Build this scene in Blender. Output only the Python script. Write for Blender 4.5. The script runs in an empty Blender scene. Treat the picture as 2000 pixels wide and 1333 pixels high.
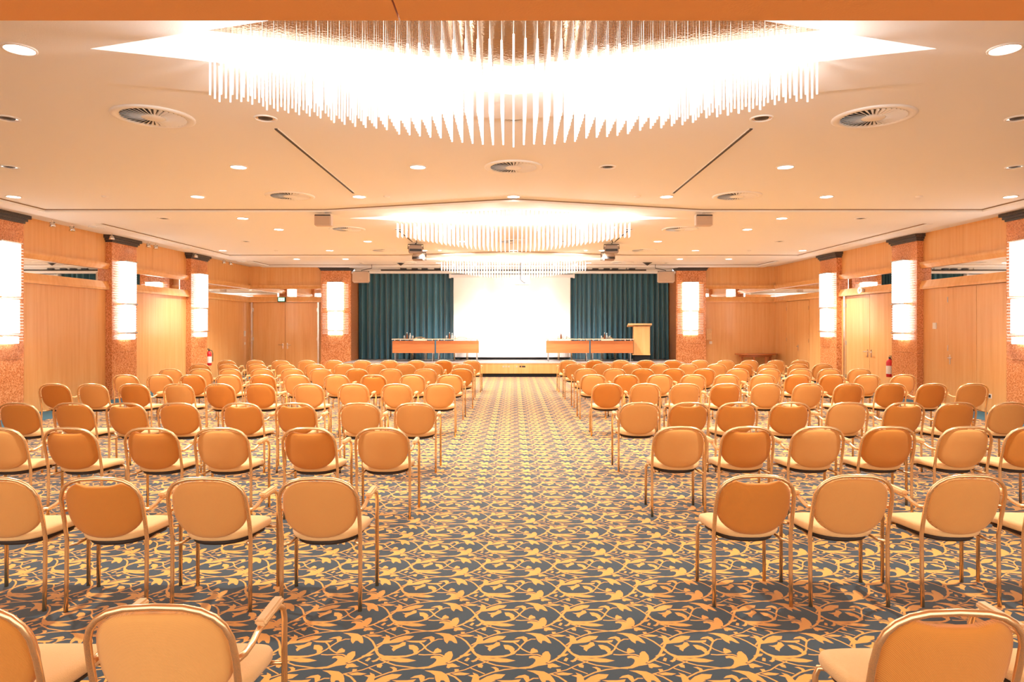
import bpy, bmesh, math, random
import numpy as np
from mathutils import Vector, Matrix
random.seed(7)
sc = bpy.context.scene
C = sc.collection
PI = math.pi

# ------------------------------------------------------------ camera, world, exposure
EYE = 1.74
cam_d = bpy.data.cameras.new('camera'); cam = bpy.data.objects.new('camera', cam_d); C.objects.link(cam)
cam.location = (0, 0, EYE); cam.rotation_euler = (PI/2, 0, 0)
cam_d.lens = 24; cam_d.sensor_width = 36
cam_d.shift_x = -0.0015; cam_d.shift_y = -0.01525
cam_d.clip_start = 0.05; cam_d.clip_end = 100
sc.camera = cam
w = bpy.data.worlds.new('world'); sc.world = w; w.use_nodes = True
w.node_tree.nodes['Background'].inputs[0].default_value = (1.0, .95, .88, 1)
w.node_tree.nodes['Background'].inputs[1].default_value = .7  # even fill light, added through the open rear of the room
sc.view_settings.view_transform = 'Standard'; sc.view_settings.look = 'None'
sc.view_settings.gamma = 1; sc.view_settings.use_curve_mapping = False
sc.view_settings.exposure = 1.88
sc.cycles.max_bounces = 8; sc.cycles.diffuse_bounces = 4; sc.cycles.glossy_bounces = 4
sc.cycles.transparent_max_bounces = 8
sc.cycles.sample_clamp_indirect = 4; sc.cycles.use_denoising = True
DOWN_W = 50.0      # watts of one lit downlight
BULB_W = 12.0       # watts of one chandelier bulb
WARM = (1.0, .965, .92)

# ------------------------------------------------------------ materials
def srgb(r, g, b):
    f = lambda c: (c/255/12.92) if c/255 <= .04045 else ((c/255+.055)/1.055)**2.4
    return (f(r), f(g), f(b), 1)
def mat(name, col, rough=.5, metal=0, emit=None, es=0, var=0, vs=(6, 6, 6), bump=0, bs=60, spec=.5, sheen=0, coord='Object'):
    m = bpy.data.materials.new(name); m.use_nodes = True
    n = m.node_tree.nodes; l = m.node_tree.links; p = n['Principled BSDF']
    p.inputs['Base Color'].default_value = col; p.inputs['Roughness'].default_value = rough
    p.inputs['Metallic'].default_value = metal; p.inputs['Specular IOR Level'].default_value = spec
    if sheen: p.inputs['Sheen Weight'].default_value = sheen
    if emit:
        p.inputs['Emission Color'].default_value = (*emit[:3], 1); p.inputs['Emission Strength'].default_value = es
    tc = n.new('ShaderNodeTexCoord')
    if var:
        mp = n.new('ShaderNodeMapping'); mp.inputs['Scale'].default_value = vs
        nz = n.new('ShaderNodeTexNoise'); nz.inputs['Scale'].default_value = 1; nz.inputs['Detail'].default_value = 4
        l.new(tc.outputs[coord], mp.inputs[0]); l.new(mp.outputs[0], nz.inputs['Vector'])
        cr = n.new('ShaderNodeMapRange'); cr.inputs[1].default_value = .3; cr.inputs[2].default_value = .7
        cr.inputs[3].default_value = 1-var; cr.inputs[4].default_value = 1+var
        l.new(nz.outputs[0], cr.inputs[0])
        mx = n.new('ShaderNodeVectorMath'); mx.operation = 'SCALE'; mx.inputs[0].default_value = col[:3]
        l.new(cr.outputs[0], mx.inputs['Scale']); l.new(mx.outputs[0], p.inputs['Base Color'])
    if bump:
        nb = n.new('ShaderNodeTexNoise'); nb.inputs['Scale'].default_value = bs; l.new(tc.outputs[coord], nb.inputs['Vector'])
        b = n.new('ShaderNodeBump'); b.inputs['Strength'].default_value = bump; b.inputs['Distance'].default_value = .01
        l.new(nb.outputs[0], b.inputs['Height']); l.new(b.outputs[0], p.inputs['Normal'])
    return m
def ramp_mat(name, kind, scale, stops, rough, mapping=(1, 1, 1), spec=.5, coat=0):
    m = bpy.data.materials.new(name); m.use_nodes = True
    n = m.node_tree.nodes; l = m.node_tree.links; p = n['Principled BSDF']
    p.inputs['Roughness'].default_value = rough; p.inputs['Specular IOR Level'].default_value = spec
    p.inputs['Coat Weight'].default_value = coat; p.inputs['Coat Roughness'].default_value = .12
    tc = n.new('ShaderNodeTexCoord'); mp = n.new('ShaderNodeMapping'); mp.inputs['Scale'].default_value = mapping
    l.new(tc.outputs['Object'], mp.inputs[0])
    if kind == 'noise':
        t = n.new('ShaderNodeTexNoise'); t.inputs['Detail'].default_value = 6; t.inputs['Roughness'].default_value = .65
    else:
        t = n.new('ShaderNodeTexVoronoi')
    t.inputs['Scale'].default_value = scale; l.new(mp.outputs[0], t.inputs['Vector'])
    r = n.new('ShaderNodeValToRGB'); e = r.color_ramp.elements
    while len(e) < len(stops): e.new(.5)
    for k, (pos, c) in enumerate(stops): e[k].position = pos; e[k].color = c
    l.new(t.outputs[0], r.inputs[0]); l.new(r.outputs[0], p.inputs['Base Color'])
    return m
M = {}
M['ceiling'] = mat('peach painted ceiling', (.86, .86, .86, 1), .9, bump=.12, bs=120)
M['cove'] = mat('cream cove paint', (.86, .85, .83, 1), .8)
M['wood'] = ramp_mat('cherry veneer', 'noise', 2.2, [(.3, (.75, .36, .11, 1)), (.5, (.82, .435, .155, 1)), (.72, (.85, .50, .20, 1))], .32, (5, 5, .25), .5, .25)
M['wood_dark'] = ramp_mat('reddish wood panel', 'noise', 3, [(.3, (.50, .15, .04, 1)), (.7, (.60, .20, .06, 1))], .35, (.5, 5, 6))
M['soffit'] = mat('orange wood soffit', (.86, .35, .085, 1), .6, bump=.1, bs=90)
M['granite'] = ramp_mat('orange granite', 'noise', 38, [(.32, (.30, .07, .02, 1)), (.45, (.60, .20, .06, 1)), (.55, (.78, .32, .12, 1)), (.68, (.88, .52, .28, 1))], .22, (1, 1, 1), .5, .2)
M['capital'] = ramp_mat('dark granite', 'noise', 60, [(.35, (.02, .016, .015, 1)), (.6, (.09, .07, .06, 1)), (.75, (.3, .24, .2, 1))], .3)
M['edge'] = mat('brown painted step shade', (.30, .19, .12, 1), .9)
M['bronze'] = mat('taupe spotlight case', (.38, .28, .21, 1), .4)
M['mirror'] = mat('mirror', (.92, .92, .92, 1), .02, 1)
M['steel'] = mat('brushed steel', (.75, .72, .68, 1), .25, 1)
M['brass'] = mat('champagne brass tube', (.88, .60, .32, 1), .24, .85)
M['dark'] = mat('dark plastic', (.03, .025, .025, 1), .5)
M['black'] = mat('black void', (.01, .01, .012, 1), .8)
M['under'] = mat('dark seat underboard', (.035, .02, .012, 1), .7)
M['white'] = mat('white plastic', (.85, .8, .74, 1), .45)
M['cream'] = mat('cream speaker case', (.60, .47, .37, 1), .5)
M['grille'] = mat('cream speaker grille', (.54, .40, .30, 1), .7, bump=.3, bs=400)
M['lit'] = mat('lit lamp glass', (1, 1, 1, 1), .4, emit=(1, .96, .88), es=6)
M['rod'] = mat('glass rod with painted glow', (.95, .95, .95, 1), .15, emit=(1, .98, .95), es=.28)  # slight emission stands in for bulb light caught in the glass
M['cove_glow'] = mat('diamond recess with painted bulb glow', (.95, .93, .9, 1), .5, emit=(1, .97, .92), es=.2)  # emission stands in for bulb light falling on the white recess
M['plate'] = mat('bronze mirror plate', (.34, .24, .16, 1), .12, 1, bump=.2, bs=40)
M['sconce'] = mat('sconce glow', (1, 1, 1, 1), .4, emit=(1, .97, .9), es=1.05)
M['clear_rod'] = mat('sconce glass rod', (.98, .95, .9, 1), .1, emit=(1, .95, .86), es=.10)
M['curtain'] = mat('teal velvet', (.035, .15, .21, 1), .55, sheen=.45, var=.1, vs=(3, 3, .5))
M['screen'] = mat('projection cloth', (.93, .93, .93, 1), .8)
M['stage_top'] = mat('grey stage floor', (.30, .26, .24, 1), .5, var=.1)
M['border'] = mat('plain teal carpet', (.04, .12, .16, 1), .95, bump=.4, bs=300)
M['red'] = mat('red enamel', (.62, .015, .02, 1), .3)
M['green'] = mat('lit green sign', (.1, .5, .2, 1), .5, emit=(.25, .85, .4), es=.9)
M['glow'] = mat('emergency lamp glass', (1, .95, .8, 1), .4, emit=(1, .9, .65), es=1.6)
M['seat'] = mat('seat fabric', (.85, .53, .225, 1), .9, bump=.35, bs=260, sheen=.2)
M['arm'] = mat('beech armrest', (.80, .52, .25, 1), .45, var=.08, vs=(20, 4, 20))
M['bottle'] = mat('brown bottle glass', (.12, .04, .015, 1), .1)
M['bright_glass'] = mat('clear glass', (.8, .85, .85, 1), .05); M['bright_glass'].node_tree.nodes['Principled BSDF'].inputs['Transmission Weight'].default_value = .7
def weave(name, col):
    m = bpy.data.materials.new(name); m.use_nodes = True
    n = m.node_tree.nodes; l = m.node_tree.links; p = n['Principled BSDF']
    p.inputs['Roughness'].default_value = .9; p.inputs['Sheen Weight'].default_value = .15
    tc = n.new('ShaderNodeTexCoord'); w1 = n.new('ShaderNodeTexWave'); w2 = n.new('ShaderNodeTexWave')
    w1.wave_type = 'BANDS'; w2.wave_type = 'BANDS'; w1.bands_direction = 'DIAGONAL'; w2.bands_direction = 'Z'
    w1.inputs['Scale'].default_value = 120; w2.inputs['Scale'].default_value = 140
    l.new(tc.outputs['Object'], w1.inputs[0]); l.new(tc.outputs['Object'], w2.inputs[0])
    mu = n.new('ShaderNodeMath'); mu.operation = 'MULTIPLY'; l.new(w1.outputs['Fac'], mu.inputs[0]); l.new(w2.outputs['Fac'], mu.inputs[1])
    r = n.new('ShaderNodeValToRGB'); e = r.color_ramp.elements
    e[0].position = 0; e[0].color = tuple(c*.82 for c in col[:3])+(1,); e[1].position = .8; e[1].color = tuple(min(1, c*1.22) for c in col[:3])+(1,)
    l.new(mu.outputs[0], r.inputs[0]); l.new(r.outputs[0], p.inputs['Base Color'])
    b = n.new('ShaderNodeBump'); b.inputs['Strength'].default_value = .3; b.inputs['Distance'].default_value = .004
    l.new(mu.outputs[0], b.inputs['Height']); l.new(b.outputs[0], p.inputs['Normal'])
    return m
M['fab_dark'] = weave('ochre backrest weave', (.66, .235, .030, 1))
M['fab_light'] = weave('tan backrest weave', (.78, .36, .095, 1))
M['fab_spotlit'] = weave('spotlight-paled backrest weave', (.85, .68, .48, 1))  # paler copy for the stage chairs, spotlight put into the fabric colour

# carpet: vine pattern drawn into one seamless tile (metres), repeated over the floor
TX, TY = .515, .42
CARPET_LEAVES= [[[0.6672,3.6157],[0.6842,3.6412],[0.7006,3.6412],[0.7107,3.5988],[0.7065,3.5574],[0.6941,3.525],[0.6767,3.517],[0.667,3.5493],[0.6643,3.578]],[[0.5972,3.5863],[0.6189,3.5946],[0.6424,3.5905],[0.6603,3.578],[0.671,3.5493],[0.6799,3.513],[0.6949,3.509],[0.6808,3.4971],[0.6392,3.4853],[0.6038,3.4619],[0.5681,3.458],[0.5909,3.4774],[0.6153,3.505],[0.6289,3.5371],[0.6285,3.5574],[0.6146,3.5697],[0.5958,3.5656]],[[0.6902,3.505],[0.7155,3.513],[0.7327,3.5011],[0.7451,3.4853],[0.76,3.4813],[0.7348,3.4735],[0.7114,3.4735],[0.7012,3.4619],[0.6891,3.4696]],[[0.6107,3.6671],[0.6212,3.6802],[0.6313,3.6671],[0.6422,3.6584],[0.6458,3.6326],[0.6239,3.6241],[0.6062,3.6157],[0.6029,3.6326]],[[0.8214,3.7245],[0.858,3.7562],[0.8985,3.8024],[0.9385,3.8259],[0.9889,3.8211],[0.9707,3.7837],[0.9321,3.7653],[0.9437,3.7607],[0.9096,3.7425],[0.8745,3.7362],[0.8388,3.7272]],[[0.8318,3.7335],[0.8242,3.7562],[0.828,3.793],[0.8021,3.8117],[0.8331,3.8164],[0.8253,3.8401],[0.8513,3.8211],[0.8621,3.793],[0.858,3.7562]],[[0.4322,3.7653],[0.4661,3.7653],[0.5084,3.7653],[0.5521,3.7745],[0.5397,3.7471],[0.5054,3.7425],[0.4638,3.7471]],[[0.4599,3.7156],[0.485,3.7156],[0.5076,3.6978],[0.522,3.6671],[0.515,3.6326],[0.5016,3.6241],[0.4899,3.6584],[0.4704,3.6671],[0.4649,3.689]],[[0.2781,3.689],[0.2933,3.6715],[0.3177,3.6199],[0.3479,3.5946],[0.4123,3.5921],[0.4613,3.5963],[0.5004,3.6157],[0.5393,3.6584],[0.5202,3.6114],[0.4714,3.5805],[0.4091,3.564],[0.3777,3.5706],[0.4338,3.5697],[0.4809,3.5615],[0.526,3.5411],[0.4837,3.5234],[0.444,3.5234],[0.3981,3.5379],[0.3511,3.546],[0.3261,3.578],[0.3048,3.6114],[0.284,3.6584]],[[0.5819,3.8593],[0.6253,3.8593],[0.6671,3.8497],[0.6966,3.8211],[0.711,3.7837],[0.7185,3.7562],[0.7226,3.7335],[0.7066,3.738],[0.6864,3.7653],[0.6737,3.7653],[0.6672,3.729],[0.6509,3.7562],[0.6429,3.7837],[0.6391,3.8117],[0.6136,3.8401]],[[0.721,3.4084],[0.7624,3.422],[0.8131,3.4084],[0.7866,3.3935],[0.7408,3.3935]],[[0.7307,3.4541],[0.754,3.4541],[0.7529,3.4311],[0.7358,3.4235]],[[0.259,3.5411],[0.2735,3.5739],[0.2869,3.5656],[0.2743,3.533]],[[0.327,3.5011],[0.3479,3.513],[0.3597,3.4931],[0.3549,3.4657],[0.3361,3.4735]],[[0.2925,3.5371],[0.3115,3.5493],[0.3261,3.578],[0.3349,3.564],[0.3224,3.5371],[0.3054,3.525]],[[0.2303,3.5905],[0.2604,3.6157],[0.2929,3.6157],[0.2747,3.5905],[0.2417,3.5805]],[[0.3987,3.4735],[0.4224,3.4759],[0.4397,3.458],[0.4411,3.4388],[0.4159,3.422],[0.4227,3.4464],[0.4129,3.4619]],[[0.4216,3.7471],[0.4385,3.7471],[0.4426,3.7111],[0.4239,3.6934],[0.4003,3.6671],[0.3892,3.6412],[0.3755,3.6671],[0.3814,3.6846],[0.355,3.7111],[0.3754,3.7067],[0.406,3.72]],[[0.5194,3.7837],[0.5398,3.807],[0.5716,3.8193],[0.5904,3.8024],[0.5932,3.7653],[0.579,3.7425],[0.5627,3.7884],[0.5456,3.7884]]]
CARPET_STEMS= [[[[0.5317,3.6072],[0.5595,3.603],[0.6007,3.6072],[0.6413,3.6072],[0.6626,3.5905],[0.6693,3.5615]],0.006],[[[0.6973,3.521],[0.7309,3.5493],[0.7636,3.5905],[0.7887,3.6412],[0.8085,3.6846],[0.8328,3.738],[0.8558,3.7653]],0.0085],[[[0.4565,3.7562],[0.5108,3.7516],[0.5358,3.72],[0.5612,3.6671],[0.5893,3.6369],[0.6076,3.6241]],0.0055],[[[0.5004,3.6157],[0.5393,3.6584],[0.5596,3.7111],[0.5833,3.7562],[0.6131,3.7837],[0.6344,3.7837]],0.0055],[[[0.7017,3.8259],[0.7393,3.7977],[0.7692,3.7562],[0.7979,3.6934],[0.8151,3.6584]],0.0065],[[[0.3359,3.5533],[0.3729,3.525],[0.4245,3.4931],[0.4852,3.4774],[0.5379,3.4642],[0.5763,3.4603]],0.006],[[[0.2885,3.7156],[0.3457,3.793],[0.4062,3.8401],[0.4702,3.869],[0.5601,3.8884],[0.6281,3.9031]],0.006],[[[0.8985,3.533],[0.8372,3.4931],[0.7834,3.4464],[0.6977,3.4069]],0.0045],[[[0.2117,3.5493],[0.283,3.4931]],0.0045],[[[0.3,3.4619],[0.3682,3.4084]],0.0045]]

def carpet_material():
    W, H = 512, 416
    ys, xs = np.mgrid[0:H, 0:W]; px = (xs+.5)/W*TX; py = (ys+.5)/H*TY
    mask = np.zeros((H, W), bool)
    def wraps(pts):
        pts = np.array(pts); lo = pts.min(0); hi = pts.max(0)
        for i in range(int(math.floor(lo[0]/TX))-1, int(math.floor(hi[0]/TX))+2):
            for j in range(int(math.floor(lo[1]/TY))-1, int(math.floor(hi[1]/TY))+2):
                q = pts - np.array([i*TX, j*TY])
                if q[:, 0].max() > -.02 and q[:, 0].min() < TX+.02 and q[:, 1].max() > -.02 and q[:, 1].min() < TY+.02: yield q
    for pg in CARPET_LEAVES:
        for q in wraps(pg):
            ins = np.zeros((H, W), bool)
            for a in range(len(q)):
                x0, y0 = q[a]; x1, y1 = q[(a+1) % len(q)]
                if y0 == y1: continue
                c = ((y0 > py) != (y1 > py)) & (px < (x1-x0)*(py-y0)/(y1-y0)+x0)
                ins ^= c
            mask |= ins
    for pg, wd in CARPET_STEMS:
        for q in wraps(pg):
            for a in range(len(q)-1):
                p0 = q[a]; d = q[a+1]-p0; L = (d*d).sum()
                t = np.clip(((px-p0[0])*d[0]+(py-p0[1])*d[1])/L, 0, 1)
                mask |= np.hypot(px-p0[0]-t*d[0], py-p0[1]-t*d[1]) < wd*.85
    # a brown outline round the gold
    m = mask.astype(float)
    soft = sum(np.roll(np.roll(m, i, 0), j, 1) for i in range(-3, 4) for j in range(-3, 4))/49
    out = (~mask) & (soft > .12)
    rng = np.random.default_rng(3); g = (1+.16*(rng.random((H, W))-.5))[..., None]
    # direct sRGB colours of yarn
    teal = np.array([12, 42, 53])/255; gold = np.array([220, 152, 58])/255; brown = np.array([66, 48, 42])/255
    col = np.where(mask[..., None], gold, teal); col = np.where(out[..., None], brown, col)*g
    buf = np.ones((H, W, 4), np.float32); buf[..., :3] = np.clip(col, 0, 1)
    im = bpy.data.images.new('carpet tile', W, H); im.pixels.foreach_set(buf.ravel()); im.update(); im.pack()
    m_ = bpy.data.materials.new('vine carpet'); m_.use_nodes = True
    n = m_.node_tree.nodes; l = m_.node_tree.links; p = n['Principled BSDF']
    p.inputs['Roughness'].default_value = .9; p.inputs['Specular IOR Level'].default_value = .25; p.inputs['Sheen Weight'].default_value = .3
    tc = n.new('ShaderNodeTexCoord'); mp = n.new('ShaderNodeMapping'); mp.inputs['Scale'].default_value = (1/TX, 1/TY, 1)
    ti = n.new('ShaderNodeTexImage'); ti.image = im
    l.new(tc.outputs['Object'], mp.inputs[0]); l.new(mp.outputs[0], ti.inputs[0]); l.new(ti.outputs[0], p.inputs['Base Color'])
    nb = n.new('ShaderNodeTexNoise'); nb.inputs['Scale'].default_value = 350; l.new(tc.outputs['Object'], nb.inputs['Vector'])
    b = n.new('ShaderNodeBump'); b.inputs['Strength'].default_value = .25; b.inputs['Distance'].default_value = .004
    l.new(nb.outputs[0], b.inputs['Height']); l.new(b.outputs[0], p.inputs['Normal'])
    return m_
M['carpet'] = carpet_material()

# ------------------------------------------------------------ helpers
class MB:
    def __init__(s): s.v = []; s.f = []; s.sm = []
    def add(s, vs, fs, smooth=False):
        k = len(s.v); s.v += [tuple(p) for p in vs]; s.f += [tuple(i+k for i in f) for f in fs]; s.sm += [smooth]*len(fs); return s
    def box(s, x0, x1, y0, y1, z0, z1, bev=0):
        if bev:
            b = bev; vs = []; 
            bm = bmesh.new(); bmesh.ops.create_cube(bm, size=1)
            bmesh.ops.scale(bm, vec=(x1-x0, y1-y0, z1-z0), verts=bm.verts)
            bmesh.ops.translate(bm, vec=((x0+x1)/2, (y0+y1)/2, (z0+z1)/2), verts=bm.verts)
            bmesh.ops.bevel(bm, geom=bm.edges[:], offset=b, segments=2, affect='EDGES')
            bm.verts.ensure_lookup_table()
            s.add([v.co for v in bm.verts], [[v.index for v in f.verts] for f in bm.faces]); bm.free(); return s
        v = [(x, y, z) for z in (z0, z1) for y in (y0, y1) for x in (x0, x1)]
        return s.add(v, [(0, 2, 3, 1), (4, 5, 7, 6), (0, 1, 5, 4), (2, 6, 7, 3), (0, 4, 6, 2), (1, 3, 7, 5)])
    def tube(s, pts, r, n=8, caps=True):
        pts = [Vector(p) for p in pts]; vs = []; fs = []; up = None
        for i, p in enumerate(pts):
            t = (pts[min(i+1, len(pts)-1)]-pts[max(i-1, 0)]).normalized()
            if up is None: up = t.orthogonal().normalized()
            else: up = (up-t*up.dot(t)).normalized()
            b = t.cross(up); rr = r[i] if isinstance(r, (list, tuple)) else r
            for k in range(n):
                a = 2*PI*k/n; vs.append(p+(up*math.cos(a)+b*math.sin(a))*rr)
        for i in range(len(pts)-1):
            for k in range(n):
                fs.append((i*n+k, i*n+(k+1) % n, (i+1)*n+(k+1) % n, (i+1)*n+k))
        if caps: fs += [tuple(range(n))[::-1], tuple(range((len(pts)-1)*n, len(pts)*n))]
        return s.add(vs, fs, True)
    def lathe(s, prof, c=(0, 0, 0), n=24, sx=1, sy=1):
        vs = []; fs = []
        for r, z in prof:
            for k in range(n):
                a = 2*PI*k/n; vs.append((c[0]+r*sx*math.cos(a), c[1]+r*sy*math.sin(a), c[2]+z))
        for i in range(len(prof)-1):
            for k in range(n): fs.append((i*n+k, i*n+(k+1) % n, (i+1)*n+(k+1) % n, (i+1)*n+k))
        return s.add(vs, fs, True)
    def prism(s, poly, z0, z1):
        n = len(poly); v = [(x, y, z0) for x, y in poly]+[(x, y, z1) for x, y in poly]
        f = [tuple(range(n))[::-1], tuple(range(n, 2*n))]+[(i, (i+1) % n, n+(i+1) % n, n+i) for i in range(n)]
        return s.add(v, f)
    def mesh(s, name, m):
        me = bpy.data.meshes.new(name); me.from_pydata(s.v, [], s.f)
        me.polygons.foreach_set('use_smooth', s.sm)
        me.materials.append(m); me.update(); return me
def link(name, me, parent=None, loc=(0, 0, 0), rot=(0, 0, 0), scale=(1, 1, 1)):
    o = bpy.data.objects.new(name, me); C.objects.link(o); o.location = loc; o.rotation_euler = rot; o.scale = scale
    if parent: o.parent = parent
    return o
def obj(name, mb, m, parent=None, **k): return link(name, mb.mesh(name, m), parent, **k)
def tag(o, label=None, cat=None, group=None, kind=None):
    if label: o['label'] = label
    if cat: o['category'] = cat
    if group: o['group'] = group
    if kind: o['kind'] = kind
    return o
def thing(name, label, cat, loc=(0, 0, 0), rz=0, group=None):
    return tag(link(name, None, None, loc, (0, 0, rz)), label, cat, group)
def struct(name, mb, m): return tag(obj(name, mb, m), kind='structure')
ORD = ['first', 'second', 'third', 'fourth', 'fifth', 'sixth', 'seventh', 'eighth', 'ninth', 'tenth', 'eleventh', 'twelfth']

# ------------------------------------------------------------ shell
XL, XR, YB = -9.55, 9.45, 24.6
ZL, ZR, ZW = EYE+2.04, EYE+2.09, EYE+2.12       # lower ceiling, raised panels, wall top
YN = -1.6
f = struct('floor', MB().box(XL, XR, YN, 25.9, -.05, 0), M['carpet'])
obj('carpet_border', MB().box(XL, -8.62, YN, YB, 0, .004), M['border'], f)
obj('carpet_border', MB().box(8.62, XR, YN, YB, 0, .004), M['border'], f)

YC = [5.03, 12.98, 20.93]                          # chandelier centres
def bulge(y0, s):   # polyline across the ceiling with the faceted bulge
    return [(-8.42, y0), (-3.4, y0), (0, y0+s*1.04), (3.4, y0), (8.42, y0)]
ce = MB()
def flat(poly, z): ce.add([(x, y, z) for x, y in poly], [tuple(range(len(poly)))])
eg = MB()  # brown strips that paint the shade line along the top of each step
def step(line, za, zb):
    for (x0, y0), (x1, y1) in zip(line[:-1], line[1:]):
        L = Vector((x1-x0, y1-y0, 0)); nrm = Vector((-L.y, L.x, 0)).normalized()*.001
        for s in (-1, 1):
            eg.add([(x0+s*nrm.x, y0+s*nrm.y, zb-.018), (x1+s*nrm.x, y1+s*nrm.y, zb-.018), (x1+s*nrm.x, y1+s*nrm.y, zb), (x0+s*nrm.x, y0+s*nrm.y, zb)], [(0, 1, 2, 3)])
    for (x0, y0), (x1, y1) in zip(line[:-1], line[1:]):
        ce.add([(x0, y0, za), (x1, y1, za), (x1, y1, zb), (x0, y0, zb)], [(0, 1, 2, 3)])
TIPX, TIPY = 3.12, 1.0
for yc in YC:
    nl = bulge(yc-.71, -1); fl = bulge(yc+.71, 1)
    for a, b, c, d in ((0, 1, -1, 0),):
        pass
    # split into convex pieces round the diamond opening
    for sx in (-1, 1):
        for line, sy in ((nl, -1), (fl, 1)):
            y0 = yc+sy*.71; ya = yc+sy*1.75
            flat([(sx*8.42, y0), (sx*3.4, y0), (sx*3.4, yc), (sx*8.42, yc)], ZL)
            flat([(sx*3.4, y0), (0, ya), (0, yc+sy*TIPY), (sx*TIPX, yc), (sx*3.4, yc)], ZL)
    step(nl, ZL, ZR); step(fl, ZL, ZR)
def panel(ya, la, yb, lb):   # raised panel between two lines
    pa = bulge(ya, 1) if la else [(-8.42, ya), (8.42, ya)]
    pb = bulge(yb, -1) if lb else [(-8.42, yb), (8.42, yb)]
    L = [p for p in pa if p[0] < 0]+[(0, ya+(1.04 if la else 0))]+[(0, yb-(1.04 if lb else 0))]+[p for p in pb if p[0] < 0][::-1]
    for sx in (1, -1): flat([(sx*x, y) for x, y in L], ZR)
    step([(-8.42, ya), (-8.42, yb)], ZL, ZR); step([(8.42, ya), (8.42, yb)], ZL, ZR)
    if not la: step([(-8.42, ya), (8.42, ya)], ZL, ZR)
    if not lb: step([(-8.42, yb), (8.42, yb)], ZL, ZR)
panel(YN, False, YC[0]-.71, True); panel(YC[0]+.71, True, YC[1]-.71, True)
panel(YC[1]+.71, True, YC[2]-.71, True); panel(YC[2]+.71, True, 23.5, False)
flat([(-8.42, 23.5), (8.42, 23.5), (8.42, 24.0), (-8.42, 24.0)], ZL)
for sx, xw in ((-1, XL), (1, XR)):
    flat([(sx*8.42, YN), (sx*8.42, 24.0), (sx*8.8, 24.0), (sx*8.8, YN)], ZL)
flat([(-5.8, 24.0), (5.8, 24.0), (5.8, 25.9), (-5.8, 25.9)], ZL)
cei = struct('ceiling', ce, M['ceiling'])
obj('painted_step_shade', eg, M['edge'], cei)
cv = MB()
for sx, xw in ((-1, XL), (1, XR)):
    cv.add([(sx*8.8, YN, ZL), (sx*8.8, 24.0, ZL), (sx*8.86, 24.05, ZL+.045), (sx*8.86, YN, ZL+.045), (xw, YN, ZW), (xw, YB, ZW)],
           [(0, 1, 2, 3), (3, 2, 5, 4)])
    cv.add([(sx*8.8, 24.0, ZL), (sx*5.8, 24.0, ZL), (sx*5.8, 24.05, ZL+.045), (sx*8.86, 24.05, ZL+.045), (xw, YB, ZW), (sx*5.8, YB, ZW)],
           [(0, 1, 2, 3), (3, 2, 5, 4)])
obj('cove', cv, M['cove'], cei)
rf = MB().box(XL-.1, XR+.1, YN, 26.1, ZW+.12, ZW+.2); obj('slab', rf, M['dark'], cei)
# timber soffit over the entrance
so = struct('trim_1', MB().box(XL, -.47-.004, -.3, 2.82, EYE+1.26, ZW), M['soffit'])
obj('soffit_panel', MB().box(-.47+.004, XR, -.3, 2.82, EYE+1.26, ZW), M['soffit'], so)

# walls
wl = struct('wall_left', MB().box(XL-.15, XL-.02, YN, YB, 0, ZW+.1), M['wood'])
wr = struct('wall_right', MB().box(XR+.02, XR+.15, YN, YB, 0, ZW+.1), M['wood'])
wb = struct('wall_back', MB().box(XL, -5.9, YB+.02, YB+.15, 0, ZW+.1).box(5.9, XR, YB+.02, YB+.15, 0, ZW+.1), M['wood'])
wst = struct('wall_stage', MB().box(-6.0, 6.0, 25.9, 26.0, 0, ZW+.1), M['black'])
Z_D, Z_M0, Z_M1, Z_U = 2.57, 2.77, 3.05, 3.19
def wallbox(side, a0, a1, d0, d1, z0, z1, mb=None):
    """box on a wall: a along the wall, d distance off it into the room"""
    mb = mb or MB()
    if side == 'L': return mb.box(XL+d0, XL+d1, a0, a1, z0, z1)
    if side == 'R': return mb.box(XR-d1, XR-d0, a0, a1, z0, z1)
    return mb.box(a0, a1, YB-d1, YB-d0, z0, z1)
def mould(side, a0, a1, z0, z1, depth, up):
    """head moulding with a sloped lip"""
    prof = [(0, z0), (depth, z0), (depth, z0+.05), (depth*.55, z1), (0, z1)] if up else [(0, z0), (depth*.55, z0), (depth, z1-.05), (depth, z1), (0, z1)]
    mb = MB(); v = []
    for a in (a0, a1):
        for d, z in prof:
            v.append({'L': (XL+d, a, z), 'R': (XR-d, a, z), 'B': (a, YB-d, z)}[side])
    n = 5
    return mb.add(v, [tuple(range(n)), tuple(range(n, 2*n))[::-1]]+[(i, n+i, n+(i+1) % n, (i+1) % n) for i in range(n)])
def bay(side, a0, a1, parent, upper_seams=(), lower=()):
    cuts = [a0]+list(upper_seams)+[a1]
    for p, q in zip(cuts[:-1], cuts[1:]):
        obj('upper_panel', wallbox(side, p+.003, q-.003, -.02, .02, Z_U, ZW), M['wood'], parent)
    obj('crown_moulding', mould(side, a0, a1, Z_M1, Z_U, .11, False), M['wood'], parent)
    obj('mirror_strip', wallbox(side, a0, a1, -.02, .0, Z_M0, Z_M1), M['mirror'], parent)
    obj('lintel_moulding', mould(side, a0, a1, Z_D, Z_M0, .11, True), M['wood'], parent)
    for p, q in lower:
        obj('lower_panel', wallbox(side, p+.003, q-.003, -.02, .02, .0, Z_D), M['wood'], parent)
PW = 1.05
PL = [12.03, 15.95, 19.87]; PR = [11.81, 15.71, 19.62]
bay('L', YN, PL[0], wl, (2.0, 6.0, 9.0), [(YN, 3), (3, 6.2), (6.2, 9), (9, PL[0])])
bay('L', PL[0]+PW, PL[1], wl, (), [(PL[0]+PW, PL[1])])
bay('L', PL[1]+PW, PL[2], wl, (18.0,), [(PL[1]+PW, PL[2])])
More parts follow.
